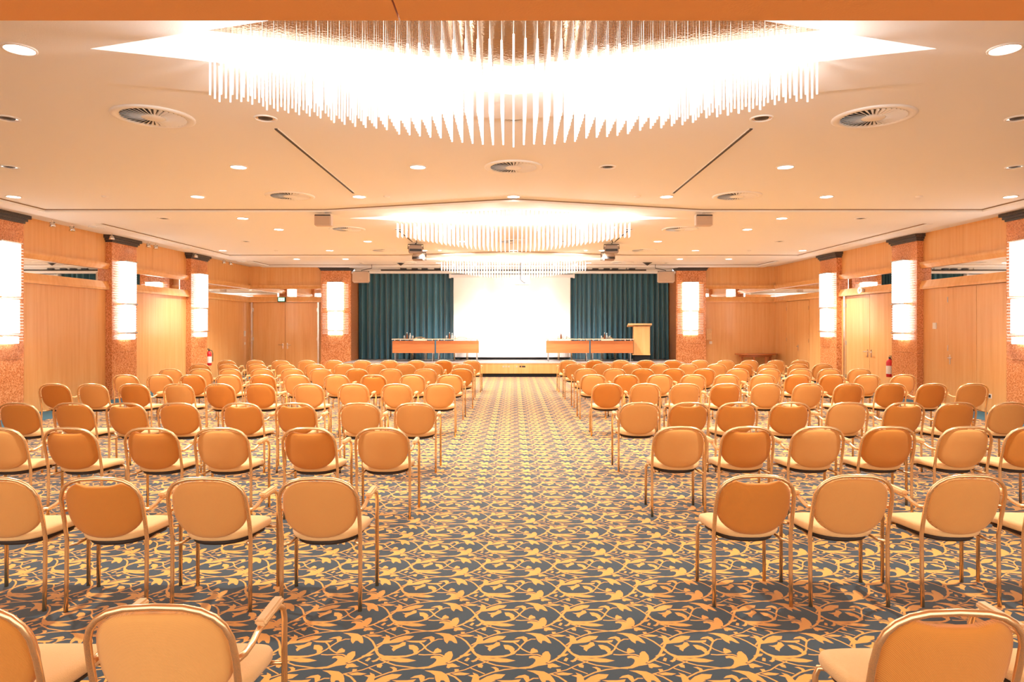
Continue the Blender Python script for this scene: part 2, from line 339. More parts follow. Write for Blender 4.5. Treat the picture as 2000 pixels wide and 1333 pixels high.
bay('L', PL[2]+PW, YB, wl, (), [(PL[2]+PW, YB-.02)])
bay('R', YN, PR[0], wr, (2.0, 6.0, 9.0), [(YN, 3), (3, 6.2), (6.2, 9), (9, PR[0])])
bay('R', PR[0]+PW, PR[1], wr, (), [(14.83, PR[1])])
bay('R', PR[1]+PW, PR[2], wr, (), [(19.45, PR[2])])
bay('R', PR[2]+PW, YB, wr, (), [(PR[2]+PW, 21.76), (23.6, YB)])
bay('B', XL, -6.85, wb, (), [(XL, -9.46)])
bay('B', 6.85, XR, wb, (), [(6.85, XR)])

# doors
def handle(side, a, d0, z, parent, dr):
    def pt(a_, d, z_): return {'L': (XL+d, a_, z_), 'R': (XR-d, a_, z_), 'B': (a_, YB-d, z_)}[side]
    mb = MB(); mb.tube([pt(a, d0, z), pt(a, d0+.055, z), pt(a+dr*.02, d0+.065, z), pt(a+dr*.14, d0+.06, z)], .011)
    wallbox(side, a-.022, a+.022, d0, d0+.008, z-.14, z+.06, mb)
    return obj('handle', mb, M['steel'], parent)
def door(n, side, leaves, handles, frame=()):
    d = struct('door_%d' % n, wallbox(side, leaves[0][0], leaves[-1][1], -.015, -.005, 0, Z_D-.01), M['wood'])
    lf = []
    for p, q in leaves:
        lf.append(obj('door_leaf', wallbox(side, p+.006, q-.006, -.005, .024, .012, Z_D-.015), M['wood'], d))
    for k, a, dr in handles: handle(side, a, .024, 1.04, lf[k], dr)
    for a, q in frame: obj('door_frame', wallbox(side, a, q, 0, .07, 0, Z_D), M['steel'], d)
    for p, q in leaves[:1]+leaves[-1:]:
        a = p+.01 if (p, q) == leaves[0] else q-.03
        for z in (.3, 1.25, 2.3): obj('hinge', wallbox(side, a, a+.02, .024, .034, z-.06, z+.06), M['steel'], d)
    return d
door(1, 'B', [(-9.38, -8.22), (-8.22, -7.05)], [(0, -8.30, -1), (1, -8.14, 1)], [(-9.44, -9.38), (-7.05, -6.99)])
door(2, 'R', [(PR[0]+PW+.02, 13.9), (13.9, 14.83)], [(1, 14.74, -1)])
door(3, 'R', [(PR[1]+PW+.05, 18.07), (18.07, 19.34)], [(0, 17.98, -1), (1, 18.16, 1)], [(19.34, 19.42)])
door(4, 'R', [(21.78, 22.68), (22.68, 23.58)], [(0, 22.6, -1)])

# granite pillars with stepped dark capitals
def pillar(side, a0, a1, dep, label, y_side=None):
    def bx(a, b, d, z0, z1): return wallbox(side, a, b, -.015, d, z0, z1)
    cat = 'pillar'
    p = None
    zs = [0, 1.1, 2.2, 3.3, 3.69]
    p = thing('pillar', label, cat, {'L': (XL+dep/2, (a0+a1)/2, 0), 'R': (XR-dep/2, (a0+a1)/2, 0), 'B': ((a0+a1)/2, YB-dep/2, 0)}[side]); p['kind'] = 'structure'
    off = -Vector(p.location)
    for i in range(4):
        for u, v in ((a0, (a0+a1)/2), ((a0+a1)/2, a1)):
            obj('granite_slab', bx(u+.0015, v-.0015, dep, zs[i]+.002, zs[i+1]-.002), M['granite'], p, loc=off)
    cp = MB()
    for k, (e, z0, z1) in enumerate(((.02, 3.69, 3.73), (.05, 3.73, 3.78), (.09, 3.78, 3.86))):
        wallbox(side, a0-e, a1+e, -.015, dep+e, z0, z1, cp)
    obj('capital', cp, M['capital'], p, loc=off)
    return p
DP = .165
for i in range(3):
    pillar('L', PL[i], PL[i]+PW, DP, 'orange granite wall pillar with dark capital, %s along the left wall' % ['nearest', 'middle one', 'farthest'][i])
    pillar('R', PR[i], PR[i]+PW, DP, 'orange granite wall pillar with dark capital, %s along the right wall' % ['nearest', 'middle one', 'farthest'][i])
pillar('B', -6.85, -5.80, .3, 'orange granite pillar with dark capital left of the stage curtain')
pillar('B', 5.80, 6.85, .3, 'orange granite pillar with dark capital right of the stage curtain')
for sx, nm in ((-1, 5), (1, 6)):
    x0, x1 = sorted((sx*5.79, sx*6.2)); struct('trim_%d' % nm, MB().box(x0, x1, YB-.28, 25.9, 0, 3.66), M['granite'])
# pelmet over the stage opening
pe = struct('trim_2', MB().box(-5.79, 5.79, 24.42, 24.5, 3.60, 3.67), M['cove'])
obj('pelmet_back', MB().box(-5.79, 5.79, 24.9, 24.95, 3.64, ZL), M['cove'], pe)

# ------------------------------------------------------------ stage
st = struct('stage', MB().box(-5.78, 5.78, 22.99, 25.9, .12, .465), M['dark'])
obj('stage_top', MB().box(-5.78, 5.78, 22.96, 25.9, .465, .48), M['stage_top'], st)
obj('edge_strip', MB().box(-5.78, 5.78, 22.945, 22.965, .455, .484), M['steel'], st)
obj('plinth', MB().box(-5.78, 5.78, 23.02, 25.9, 0, .12), M['black'], st)
for i, (a, b) in enumerate(((-5.78, -3.0), (-3.0, 0.0), (0, 3.0), (3.0, 5.78))):
    fp = obj('front_panel', MB().box(a+.002, b-.002, 22.965, 22.99, .12, .455), M['wood'], st)
    if i in (1, 2):
        xs = (-.37, -.28, -.19) if i == 1 else (.08, .2, .28, .34)
        for x in xs: obj('socket', MB().box(x, x+.06, 22.955, 22.966, .33, .38), M['dark'] if x > .15 else M['cream'], fp)

# ------------------------------------------------------------ chandeliers
rod_me = MB().tube([(0, 0, 0), (0, 0, -1)], .0075, 6).mesh('glass_rod', M['rod'])
def rod_layout():
    L = []
    nx = 27; dx = .0815; dy = .08
    for i in range(-nx, nx+1):
        x = i*dx; h = .47*(1-abs(x)/2.7)+.02
        m = int(h/dy)
        for j in range(-m, m+1):
            x_ = x
            zb = 3.175+.24*min(1, (abs(x)/2.06))**1.6
            L.append((x_, j*dy, 3.68+random.uniform(-.01, .01), zb+random.uniform(-.004, .004)))
    return L
RL = rod_layout(); print('rods', len(RL))
def diamond(tx, ty): return [(-tx, 0), (0, -ty), (tx, 0), (0, ty)]
zA, zB, zC = ZL, ZL+.09, ZL+.15
def frustum(d0, z0, d1, z1):
    v = [(x, y, z0) for x, y in d0]+[(x, y, z1) for x, y in d1]
    return MB().add(v, [(i, (i+1) % 4, 4+(i+1) % 4, 4+i) for i in range(4)])
cove_me = frustum(diamond(TIPX, TIPY), zA, diamond(2.6, .80), zB).mesh('glow_painted_cove', M['cove_glow'])
cove2_me = frustum(diamond(2.6, .80), zB, diamond(2.38, .74), zC).mesh('inner_cove', M['cove'])
plate_me = MB().prism(diamond(2.4, .745), zC, zC+.02).mesh('mirror_plate', M['plate'])
wm = MB()
for x, y, zt, zb in RL:
    wm.add([(x-.0016, y, zC), (x+.0016, y, zC), (x+.0016, y, zt), (x-.0016, y, zt), (x, y-.0016, zC), (x, y+.0016, zC), (x, y+.0016, zt), (x, y-.0016, zt)], [(0, 1, 2, 3), (4, 5, 6, 7)])
wire_me = wm.mesh('wires', M['steel'])
bulb_me = MB().lathe([(0, .03), (.018, .022), (.024, 0), (.018, -.022), (0, -.03)], n=10).mesh('bulb', M['lit'])
bd = bpy.data.lights.new('bulb_light', 'POINT'); bd.energy = BULB_W; bd.color = WARM; bd.shadow_soft_size = .05
for ci, yc in enumerate(YC):
    t = thing('chandelier', 'diamond-shaped chandelier of hanging glass rods, %s' % ['large and nearest, at the top of the photo', 'middle one of the three in depth', 'farthest one, just before the stage curtain'][ci], 'chandelier', (0, yc, 0), 0, None)
    link('glow_painted_cove', cove_me, t); link('inner_cove', cove2_me, t); link('mirror_plate', plate_me, t)
    tag(link('suspension_wire', wire_me, t), kind='stuff')
    for k, (x, y, zt, zb) in enumerate(sorted(RL, key=lambda r: r[1])[:300]):
        link('glass_rod', rod_me, t, (x, y, zt), (0, 0, 0), (1, 1, zt-zb))
    rest = sorted(RL, key=lambda r: r[1])[300:]
    if rest:
        rm = MB()
        for x, y, zt, zb in rest: rm.tube([(x, y, zt), (x, y, zb)], .0075, 6)
        tag(obj('far_glass_rod', rm, M['rod'], t), kind='stuff')
    for bx, by in ((-1.9, -.02), (-1.2, .06), (-1.2, -.06), (-.45, .3), (-.45, -.3), (.45, .3), (.45, -.3), (1.2, .06), (1.2, -.06), (1.9, -.02)):
        bx += .04
        link('bulb', bulb_me, t, (bx, by, 3.60))
        if (abs(bx) > 1.5) or (abs(bx) < 1) or by > 0:
            l = bpy.data.objects.new('bulb_light', bd); C.objects.link(l); l.parent = t; l.location = (bx, by, 3.53)

# ------------------------------------------------------------ ceiling fittings
dl_ring = MB().lathe([(.115, 0), (.115, -.008), (.10, -.012), (.095, -.004), (.095, 0)], n=24).mesh('trim_ring', M['cove'])
dl_lens = MB().lathe([(0, -.003), (.06, -.004), (.095, -.004)], n=24).mesh('lens', M['lit'])
dk_cup = MB().lathe([(.095, -.004), (.07, .0), (.04, -.003), (0, -.006)], n=24).mesh('reflector', M['steel'])
dk_lamp = MB().lathe([(.0, -.012), (.03, -.012), (.045, -.004), (.07, -.0035)], n=16).mesh('lamp', M['dark'])
sd = bpy.data.lights.new('downlight_lamp', 'SPOT'); sd.energy = DOWN_W*3; sd.color = WARM; sd.spot_size = math.radians(115); sd.spot_blend = .6; sd.shadow_soft_size = .06
bayname = ['nearest ceiling bay', 'middle ceiling bay', 'farthest ceiling bay']
def downlight(x, y, z, lit, label):
    t = thing('downlight', label, 'downlight', (x, y, z), 0, 'recessed ceiling downlights')
    link('trim_ring', dl_ring, t)
    if lit:
        link('lens', dl_lens, t)
        l = bpy.data.objects.new('downlight_lamp', sd); C.objects.link(l); l.parent = t; l.location = (0, 0, -.03)
    else:
        link('reflector', dk_cup, t); link('lamp', dk_lamp, t)
def sidephrase(xs, x):
    k = sorted(xs).index(x); n = len(xs)
    return '%s from the left' % ORD[k] if k < n-1 else 'rightmost'
for b, yc in enumerate(YC):
    band = (-3.64, 3.62) if b == 0 else (-6.65, -5.15, 5.10, 6.6)
    for x in band:
        lit = not (abs(x) > 6 and b == 1)
        downlight(x, yc, ZL, lit, '%s round downlight beside the %s chandelier, %s of that row' % ('lit' if lit else 'unlit', ['nearest', 'middle', 'farthest'][b], sidephrase(band, x)))
    rows = [(1.85, (-5.1, -2.5, 0.0, 2.5, 5.08), False), (3.96, (-6.64, -3.62, -1.26, 1.24, 3.58, 6.6), True), (6.03, (-8.1, -5.12, -2.5, 0.0, 2.48, 5.07, 8.05), True)]
    if b == 2: rows = rows[:1]
    for r, (dy, xs, lit0) in enumerate(rows):
        for x in xs:
            lit = lit0
            if r == 1 and (x == 1.24 or abs(x) > 6): lit = False
            if b == 1 and r == 0 and abs(x) > 4: lit = True
            if b == 2: lit = abs(x) < 4
            downlight(x, yc+dy, ZR, lit, '%s round downlight, %s, %s row, %s' % ('lit' if lit else 'unlit mirrored', bayname[b], ORD[r], sidephrase(xs, x)))
    if b < 2:
        for x, s in ((-6.6, 'left'), (-2.05, 'centre left'), (2.0, 'centre right'), (6.55, 'right')):
            d = obj('smoke_detector', MB().lathe([(0, -.03), (.03, -.028), (.05, -.012), (.055, 0)], n=16), M['cove'], loc=(x, yc+6.0, ZR))
            tag(d, 'small round smoke detector at the %s of the %s' % (s, bayname[b]), 'smoke detector', 'ceiling smoke detectors')
# swirl vents
def vent_parts():
    ring = MB().lathe([(.385, 0), (.385, -.012), (.36, -.02), (.305, -.012), (.30, .0)], n=40).mesh('outer_ring', M['cove'])
    back = MB().lathe([(0, -.002), (.30, -.002)], n=40).mesh('dark_plenum', M['dark'])
    hub = MB().lathe([(0, -.02), (.10, -.02), (.115, -.012), (.115, -.004)], n=24).mesh('hub', M['cove'])
    bm = MB(); a = .075
    vs = []
    for s, z in ((-.5, -.019), (.5, -.007)):
        for r in (.112, .302):
            an = -a*s*1.3; vs += [(r*math.cos(an), r*math.sin(an), z)]
    bm.add(vs+[(x, y, z+.003) for x, y, z in vs], [(0, 1, 3, 2), (4, 6, 7, 5), (0, 4, 5, 1), (2, 3, 7, 6), (1, 5, 7, 3), (0, 2, 6, 4)])
    return ring, back, hub, bm.mesh('blade', M['ceiling'])
VP = vent_parts()
def vent(x, y, z, label, s=1):
    t = thing('ceiling_vent', label, 'vent', (x, y, z), 0, 'round swirl air vents'); t.scale = (s, s, 1)
    link('outer_ring', VP[0], t); link('dark_plenum', VP[1], t); link('hub', VP[2], t)
    for k in range(36): link('blade', VP[3], t, rot=(0, 0, 2*PI*k/36))
for b, yc in enumerate(YC[:2]):
    for dy, xs, nm in ((1.8, (-3.6, 3.6), 'near'), (3.96, (0,), 'centre'), (5.97, (-3.6, 3.6), 'far')):
        for x in xs:
            vent(x, yc+dy, ZR, 'round swirl air vent in the %s, %s' % (bayname[b], 'on the centre line' if x == 0 else nm+' '+('left' if x < 0 else 'right')))
for x in (-3.6, 3.6): vent(x, YC[2]+1.7, ZR, 'round swirl air vent above the front seats, %s' % ('left' if x < 0 else 'right'))
for k, y in enumerate((14.1, 18.0, 21.6)):
    vent(-8.61, y, ZL, 'small round air vent near the left wall, %s' % ['nearest', 'middle', 'farthest'][k], .4)
# slots / spotlight tracks
for b, y0, y1 in ((0, 7.24, 10.76), (1, 15.1, 17.0)):
    for x in (-2.52, 2.52):
        t = thing('lighting_track', 'thin dark track slot in the %s, %s of centre' % (bayname[b], 'left' if x < 0 else 'right'), 'track', (x, y0, ZR), 0, 'ceiling track slots')
        obj('channel', MB().box(-.016, .016, 0, y1-y0, -.010, .004), M['dark'], t)
        for s in (-1, 1): obj('flange', MB().box(s*.02-.004, s*.02+.004, 0, y1-y0, -.007, .003), M['cove'], t)
# stage spotlights on the tracks
def stage_spot(x, y, z, rz, label):
    t = thing('stage_spotlight', label, 'spotlight', (x, y, z), rz, 'stage spotlights')
    obj('housing', MB().box(-.18, .18, -.15, .12, -.26, -.06, .03), M['bronze'], t)
    obj('front_rim', MB().box(-.16, .16, .12, .15, -.24, -.08), M['dark'], t)
    obj('heat_sink', MB().box(-.15, .15, -.17, -.14, -.22, -.16), M['dark'], t)
    sp = bpy.data.lights.new('stage_lamp', 'SPOT'); sp.energy = 160; sp.color = (1, .96, .9); sp.spot_size = math.radians(42); sp.spot_blend = .5; sp.shadow_soft_size = .05
    so_ = bpy.data.objects.new('stage_lamp', sp); C.objects.link(so_); so_.location = (x, y+.22, z-.17)
    so_.rotation_euler = (Vector((x*-.25, 25.1, 1.9))-so_.location).to_track_quat('-Z', 'Y').to_euler()
    obj('yoke', MB().tube([(-.19, 0, -.15), (-.19, 0, -.035), (.19, 0, -.035), (.19, 0, -.15)], .012), M['dark'], t)
    obj('clamp', MB().tube([(0, 0, -.035), (0, 0, -.003)], .014), M['dark'], t)
    obj('cable', MB().tube([(0, -.1, -.06), (.03, -.5, -.03), (0, -.9, -.012)], .010, 6), M['dark'], t)
for s, nm in ((-1, 'left'), (1, 'right')):
    stage_spot(s*2.49, 17.35, ZR, -s*.15, 'taupe stage spotlight at the end of the %s ceiling track, nearer one' % nm)
    stage_spot(s*2.66, 19.3, ZR, s*.2, 'smaller-looking taupe stage spotlight beyond the %s ceiling track, farther one' % nm)
# small box speakers on the first beam
for s, nm in ((-1, 'left'), (1, 'right')):
    t = thing('box_speaker', 'small cream box speaker under the first ceiling beam, %s' % nm, 'speaker', (s*3.44, 12.35, ZL), 0, 'small box speakers')
    obj('bracket', MB().box(-.02, .02, -.04, .04, -.04, .0), M['steel'], t)
    obj('cabinet', MB().box(-.15, .15, -.06, .10, -.24, -.035, .012), M['cream'], t)
    obj('front_grille', MB().box(-.13, .13, -.068, -.06, -.225, -.075), M['grille'], t)
    obj('top_strip', MB().box(-.14, .14, -.066, -.06, -.065, -.045), M['dark'], t)
# PA speakers
for s, nm in ((-1, 'left'), (1, 'right')):
    t = thing('wall_speaker', 'large cream loudspeaker hung at the %s of the stage opening' % nm, 'speaker', (s*5.2, 23.3, 3.20), s*-.12, 'stage loudspeakers')
    obj('cabinet', MB().box(-.28, .28, -.16, .2, 0, .37, .03), M['cream'], t)
    obj('front_grille', MB().box(-.25, .25, -.17, -.158, .03, .34), M['grille'], t)
    obj('badge', MB().box(-.05, .05, -.174, -.169, .14, .155), M['cream'], t)
    obj('bracket', MB().tube([(0, .05, .37), (0, .05, .42), (-s*.35, .05, .5), (-s*.35, .05, ZR-3.20)], .012).tube([(-.27, 0, .375), (.27, 0, .375)], .02), M['dark'], t)
# projector
t = thing('projector', 'white ceiling-hung projector in front of the screen', 'projector', (.28, 22.2, 3.06), 0)
obj('body', MB().box(-.24, .24, -.2, .2, 0, .27, .02), M['white'], t)
obj('front_plate', MB().box(-.22, .22, -.206, -.2, .02, .25), M['cove'], t)
obj('mount', MB().tube([(0, 0, .27), (0, 0, ZR-3.06)], .025), M['white'], t)
obj('cable', MB().tube([(-.04, -.05, ZR-3.06), (-.06, -.1, .5), (-.05, -.24, .3), (-.06, -.24, .16), (.05, -.23, .06), (.1, -.225, .05)], .012, 6), M['dark'], t)
# lighting bar over the stage front
t = thing('lighting_bar', 'long dark lighting bar with small fixtures above the stage front', 'lighting bar', (0, 24.2, 3.70), 0)
obj('pipe', MB().tube([(-4.7, 0, 0), (4.7, 0, 0)], .025), M['dark'], t)
for x in (-4.0, -2.6, 0, 2.6, 4.0): obj('hanger', MB().tube([(x, 0, 0), (x, 0, ZL-3.70)], .012), M['dark'], t)
for x in (-3.9, -3.5, -3.15, -2.7, 2.9, 3.3, 3.6, 4.2): obj('fixture', MB().box(x-.11, x+.11, -.06, .06, .02, .065, .01), M['dark'], t)
for x, nm in ((-3.75, 'left'), (4.45, 'right')):
    t = thing('cone_speaker', 'small dark cone-shaped ceiling fitting before the stage, %s' % nm, 'ceiling fitting', (x, 22.7, ZR), 0, 'dark cone fittings')
    obj('plate', MB().box(-.15, .15, -.03, .03, -.012, 0), M['dark'], t)
    obj('cone', MB().lathe([(.14, -.012), (.06, -.06), (.02, -.10), (0, -.10)], n=12), M['dark'], t)
# chrome wall washers under the left cove
for k, y in enumerate((13.5, 14.1, 15.5, 17.05, 17.4, 19.6, 21.5, 22.0)):
    t = thing('wall_spotlight', 'small chrome spotlight under the left cove, %s from the camera' % ORD[k], 'spotlight', (-9.12, y, ZL+.055), 0, 'chrome wall spotlights')
    obj('stem', MB().tube([(0, 0, 0.03), (0, 0, -.06)], .008), M['steel'], t)
    obj('arm', MB().tube([(-.05, 0, -.06), (.05, 0, -.06)], .007), M['dark'], t)
    obj('lamp_head', MB().lathe([(0, -.05), (.03, -.055), (.045, -.09), (.06, -.14), (.05, -.145), (0, -.13)], n=12), M['steel'], t)

# ------------------------------------------------------------ wall sconces
def ribbed(z0, z1, w_, d_, y0=-.03):
    mb = MB(); n = 12; nr = int(round((z1-z0)/.05)); prof = []
    for i in range(nr):
        a = z0+(z1-z0)*i/nr; b = z0+(z1-z0)*(i+1)/nr; g = (b-a)*.12
        prof += [(0.93, a+.0001), (1, a+g), (1, b-g), (.93, b-.0001)]
    vs = []; fs = []
    for s, z in prof:
        for k in range(n+1):
            a = PI*k/n
            cx = math.copysign(abs(math.cos(a))**.6, math.cos(a)); sy = math.sin(a)**.6
            vs.append((w_/2*s*cx, y0-d_*s*sy, z))
    m = n+1
    for i in range(len(prof)-1):
        for k in range(n): fs.append((i*m+k, i*m+k+1, (i+1)*m+k+1, (i+1)*m+k))
    fs += [tuple(range(m))[::-1], tuple(range((len(prof)-1)*m, len(prof)*m))]
    return mb.add(vs, fs)
S_UP = ribbed(2.28, 3.26, .57, .16).mesh('upper_glass_stack', M['sconce'])
S_LO = ribbed(1.59, 2.22, .53, .15).mesh('lower_glass_stack', M['sconce'])
S_BT = ribbed(1.40, 1.53, .50, .14).mesh('bottom_glass_stack', M['sconce'])
S_BAND = MB().box(-.27, .27, -.17, -.01, -.012, .012).mesh('metal_band', M['steel'])
S_ROD = MB().tube([(-.46, 0, 0), (.46, 0, 0)], .009, 6).mesh('side_rod', M['clear_rod'])
S_PLATE = MB().box(-.05, .05, -.03, 0, 1.45, 3.30).mesh('back_plate', M['steel'])
scl = bpy.data.lights.new('sconce_lamp', 'AREA'); scl.energy = 26; scl.color = (1, .9, .74); scl.shape = 'RECTANGLE'; scl.size = .45; scl.size_y = 1.7
def sconce(loc, rz, label):
    t = thing('wall_sconce', label, 'sconce', loc, rz, 'tall glass wall sconces')
    link('upper_glass_stack', S_UP, t); link('lower_glass_stack', S_LO, t); link('bottom_glass_stack', S_BT, t)
    for z in (2.25, 1.56, 3.275): link('metal_band', S_BAND, t, (0, 0, z))
    link('back_plate', S_PLATE, t)
    z = 1.45
    while z < 3.24:
        if not (2.18 < z < 2.32): link('side_rod', S_ROD, t, (0, -.035, z))
        z += .058
for i, nm in enumerate(['nearest', 'middle', 'farthest']):
    sconce((XL+DP, PL[i]+PW/2, 0), PI/2, 'tall glowing glass-rod wall sconce on the %s left wall pillar' % nm)
    sconce((XR-DP, PR[i]+PW/2, 0), -PI/2, 'tall glowing glass-rod wall sconce on the %s right wall pillar' % nm)
sconce((-6.33, YB-.3, 0), 0, 'tall glowing glass-rod wall sconce on the pillar left of the stage')
sconce((6.29, YB-.3, 0), 0, 'tall glowing glass-rod wall sconce on the pillar right of the stage')

# ------------------------------------------------------------ stage furnishing
def curtain(x0, x1, folds, label, seed):
    rnd = random.Random(seed); n = 260; nz = 12
    ph = [rnd.uniform(.75, 1.25) for _ in range(folds)]; tot = sum(ph); cum = [0]
    for p in ph: cum.append(cum[-1]+p/tot)
    vs = []; fs = []
    for j in range(nz+1):
        tz = j/nz
        for i in range(n+1):
            u = i/n; k = max(a for a in range(folds) if cum[a] <= u+1e-9)
            loc = (u-cum[k])/(cum[k+1]-cum[k]); amp = (.10+.03*(1-tz))*(.8+.4*((k*37) % 10)/10)
            y = math.sin(2*PI*loc)*amp + .02*math.sin(6*PI*loc+k)
            vs.append((x0+(x1-x0)*u+.02*math.sin(k*2.1)*(1-tz), 25.42+y, .49+tz*3.2))
    for j in range(nz):
        for i in range(n): a = j*(n+1)+i; fs.append((a, a+1, a+n+2, a+n+1))
    return tag(obj('stage_curtain', MB().add(vs, fs, True), M['curtain']), label, 'curtain', 'teal stage curtains')
curtain(-5.76, -2.0, 17, 'teal velvet stage curtain left of the screen', 1)
curtain(1.9, 5.76, 20, 'teal velvet stage curtain right of the screen', 2)
t = thing('projection_screen', 'large white projection screen lowered between the teal curtains', 'screen', (-.06, 25.15, .48), 0)
obj('cloth', MB().box(-2.15, 2.15, -.004, .004, .09, 3.02), M['screen'], t)
obj('bottom_bar', MB().box(-2.15, 2.15, -.02, .02, .05, .09), M['dark'], t)
obj('housing', MB().box(-2.26, 2.26, -.07, .09, 3.02, 3.14, .01), M['cove'], t)
for s in (-1, 1): obj('end_cap', MB().box(s*2.28-.03, s*2.28+.03, -.08, .1, 3.0, 3.15), M['cove'], t)
def table(x0, x1, label):
    t = thing('conference_table', label, 'table', ((x0+x1)/2, 23.75, .48), 0, 'tables on the stage')
    h = (x1-x0)/2-.006
    obj('tabletop', MB().box(-h, h, -.06, .5, .765, .79, .006), M['wood'], t)
    obj('edge_band', MB().box(-h, h, -.066, -.059, .764, .786), M['steel'], t)
    obj('modesty_panel', MB().box(-h+.02, h-.02, -.01, .012, .30, .725), M['wood_dark'], t)
    for x in (-h+.1, -h+.3, h-.3, h-.1): obj('panel_bracket', MB().box(x-.012, x+.012, -.005, .03, .72, .767), M['steel'], t)
    for x in (-h+.1, h-.1):
        for y in (.08, .42): obj('leg', MB().tube([(x, y, 0.0), (x, y, .767)], .018, 10), M['steel'], t)
table(-4.24, -2.72, 'panelled table left of the aisle on stage, outer one by the curtain')
table(-2.72, -1.18, 'panelled table left of the aisle on stage, inner one before the screen')
table(1.11, 2.66, 'panelled table right of the aisle on stage, inner one before the screen')
table(2.66, 4.19, 'panelled table right of the aisle on stage, outer one beside the lectern')
def bottle(x, y, label, h=.22, m='bottle'):
    t = thing('bottle', label, 'bottle', (x, y, .48+.79), 0, 'bottles on the stage tables')
    obj('body', MB().lathe([(0, 0), (.03, 0), (.032, .01), (.032, h*.55), (.013, h*.75), (.012, h*.93), (0, h*.93)], n=12), M[m], t)
    obj('cap', MB().lathe([(.014, h*.91), (.014, h), (0, h)], n=10), M['white'], t)
def glass(x, y, label):
    tag(obj('drinking_glass', MB().lathe([(0, 0), (.025, 0), (.032, .11), (.029, .11), (.023, .006), (0, .006)], n=12), M['bright_glass'], loc=(x, y, 1.27)), label, 'glass', 'glasses on the stage tables')
for k, (bx, nm) in enumerate(((-3.72, 'outer left'), (-2.24, 'inner left'), (1.66, 'inner right'), (3.18, 'outer right'))):
    bottle(bx, 23.85, 'small dark bottle on the %s stage table' % nm)
    bottle(bx+.09, 23.95, 'small clear bottle on the %s stage table' % nm, .2, 'bright_glass')
    glass(bx-.1, 23.88, 'upturned drinking glass left of the bottles, %s stage table' % nm)
    glass(bx+.19, 23.9, 'upturned drinking glass right of the bottles, %s stage table' % nm)
# lectern
t = thing('lectern', 'light wooden lectern on a dark base at the right of the stage', 'lectern', (4.5, 24.15, .48), -.10)
obj('base', MB().box(-.24, .3, -.2, .25, 0, .24), M['black'], t)
obj('column', MB().box(-.27, .30, -.24, .28, .26, 1.23, .008), M['wood'], t)
obj('foot_rail', MB().box(-.31, .31, -.26, .29, .22, .265), M['wood'], t)
tp = MB(); tp.add([(-.46, -.3, 1.27), (.36, -.3, 1.27), (.36, .32, 1.2), (-.46, .32, 1.2), (-.46, -.3, 1.33), (.36, -.3, 1.33), (.36, .32, 1.25), (-.46, .32, 1.25)],
       [(3, 2, 1, 0), (4, 5, 6, 7), (0, 1, 5, 4), (1, 2, 6, 5), (2, 3, 7, 6), (3, 0, 4, 7)])
obj('top', tp, M['arm'], t)
# half-round table in the right rear corner
t = thing('side_table', 'half-round wooden side table in the far right corner', 'table', (8.66, 24.45, 0), 0)
n = 24; poly = [(.74*math.cos(PI+PI*k/n), .62*math.sin(PI+PI*k/n)) for k in range(n+1)]
obj('tabletop', MB().prism(poly, .70, .74), M['wood_dark'], t)
obj('apron', MB().prism([(x*.8, y*.75) for x, y in poly], .62, .70), M['wood_dark'], t)
for x, y in ((-.5, -.08), (.5, -.08), (-.2, -.42), (.22, -.42)): obj('leg', MB().box(x-.035, x+.035, y-.03, y+.03, 0, .63), M['wood_dark'], t)

# ------------------------------------------------------------ wall fittings
def extinguisher(loc, label):
    t = thing('fire_extinguisher', label, 'fire extinguisher', loc, 0, 'fire extinguishers')
    obj('cylinder', MB().lathe([(0, 0), (.07, 0), (.078, .02), (.078, .36), (.06, .41), (.028, .43), (.025, .45), (0, .45)], n=20), M['red'], t)
    obj('valve', MB().lathe([(.022, .45), (.022, .49), (0, .49)], n=10), M['dark'], t)
    obj('handle', MB().box(-.015, .015, -.10, .03, .485, .50).box(-.012, .012, -.11, .0, .515, .53), M['dark'], t)
    obj('hose', MB().tube([(0, .02, .47), (.06, .05, .46), (.095, .05, .38), (.095, .04, .12)], .010, 6), M['dark'], t)
    obj('instruction_label', MB().lathe([(.0785, .08), (.0785, .28)], n=20), M['white'], t)
extinguisher((XL+.13, 21.12, .50), 'red fire extinguisher on the left wall beside the farthest left pillar')
extinguisher((XR-.13, 16.92, .46), 'red fire extinguisher on the right wall beside the middle right pillar')
t = thing('exit_sign', 'green lit exit sign above the double doors on the left', 'exit sign', (-8.3, YB-.14, 2.60), 0)
obj('case', MB().box(-.14, .14, -.05, .03, -.02, .15, .005), M['dark'], t)
obj('lit_face', MB().box(-.11, .11, -.056, -.05, .01, .13), M['green'], t)
obj('arrow', MB().add([(-.09, -.058, .07), (-.05, -.058, .10), (-.05, -.058, .08), (-.01, -.058, .08), (-.01, -.058, .06), (-.05, -.058, .06), (-.05, -.058, .04)], [(0, 1, 2, 3, 4, 5, 6)]), M['white'], t)
obj('running_figure', MB().box(.035, .06, -.059, -.056, .045, .09).box(.04, .058, -.059, -.056, .096, .112).box(.02, .035, -.059, -.056, .03, .055).box(.06, .08, -.059, -.056, .04, .055).box(.06, .08, -.059, -.056, .075, .088), M['white'], t)
t = thing('emergency_light', 'small glowing emergency light on the lintel of the right double doors', 'emergency light', (XR-.11, 18.3, 2.68), -PI/2)
obj('body', MB().box(-.13, .13, -.06, 0, -.05, .05, .01), M['cream'], t)
obj('lens', MB().lathe([(0, -.02), (.06, -.015), (.085, .01)], n=16), M['glow'], t, rot=(-PI/2*-1, 0, 0), loc=(0, -.065, 0))
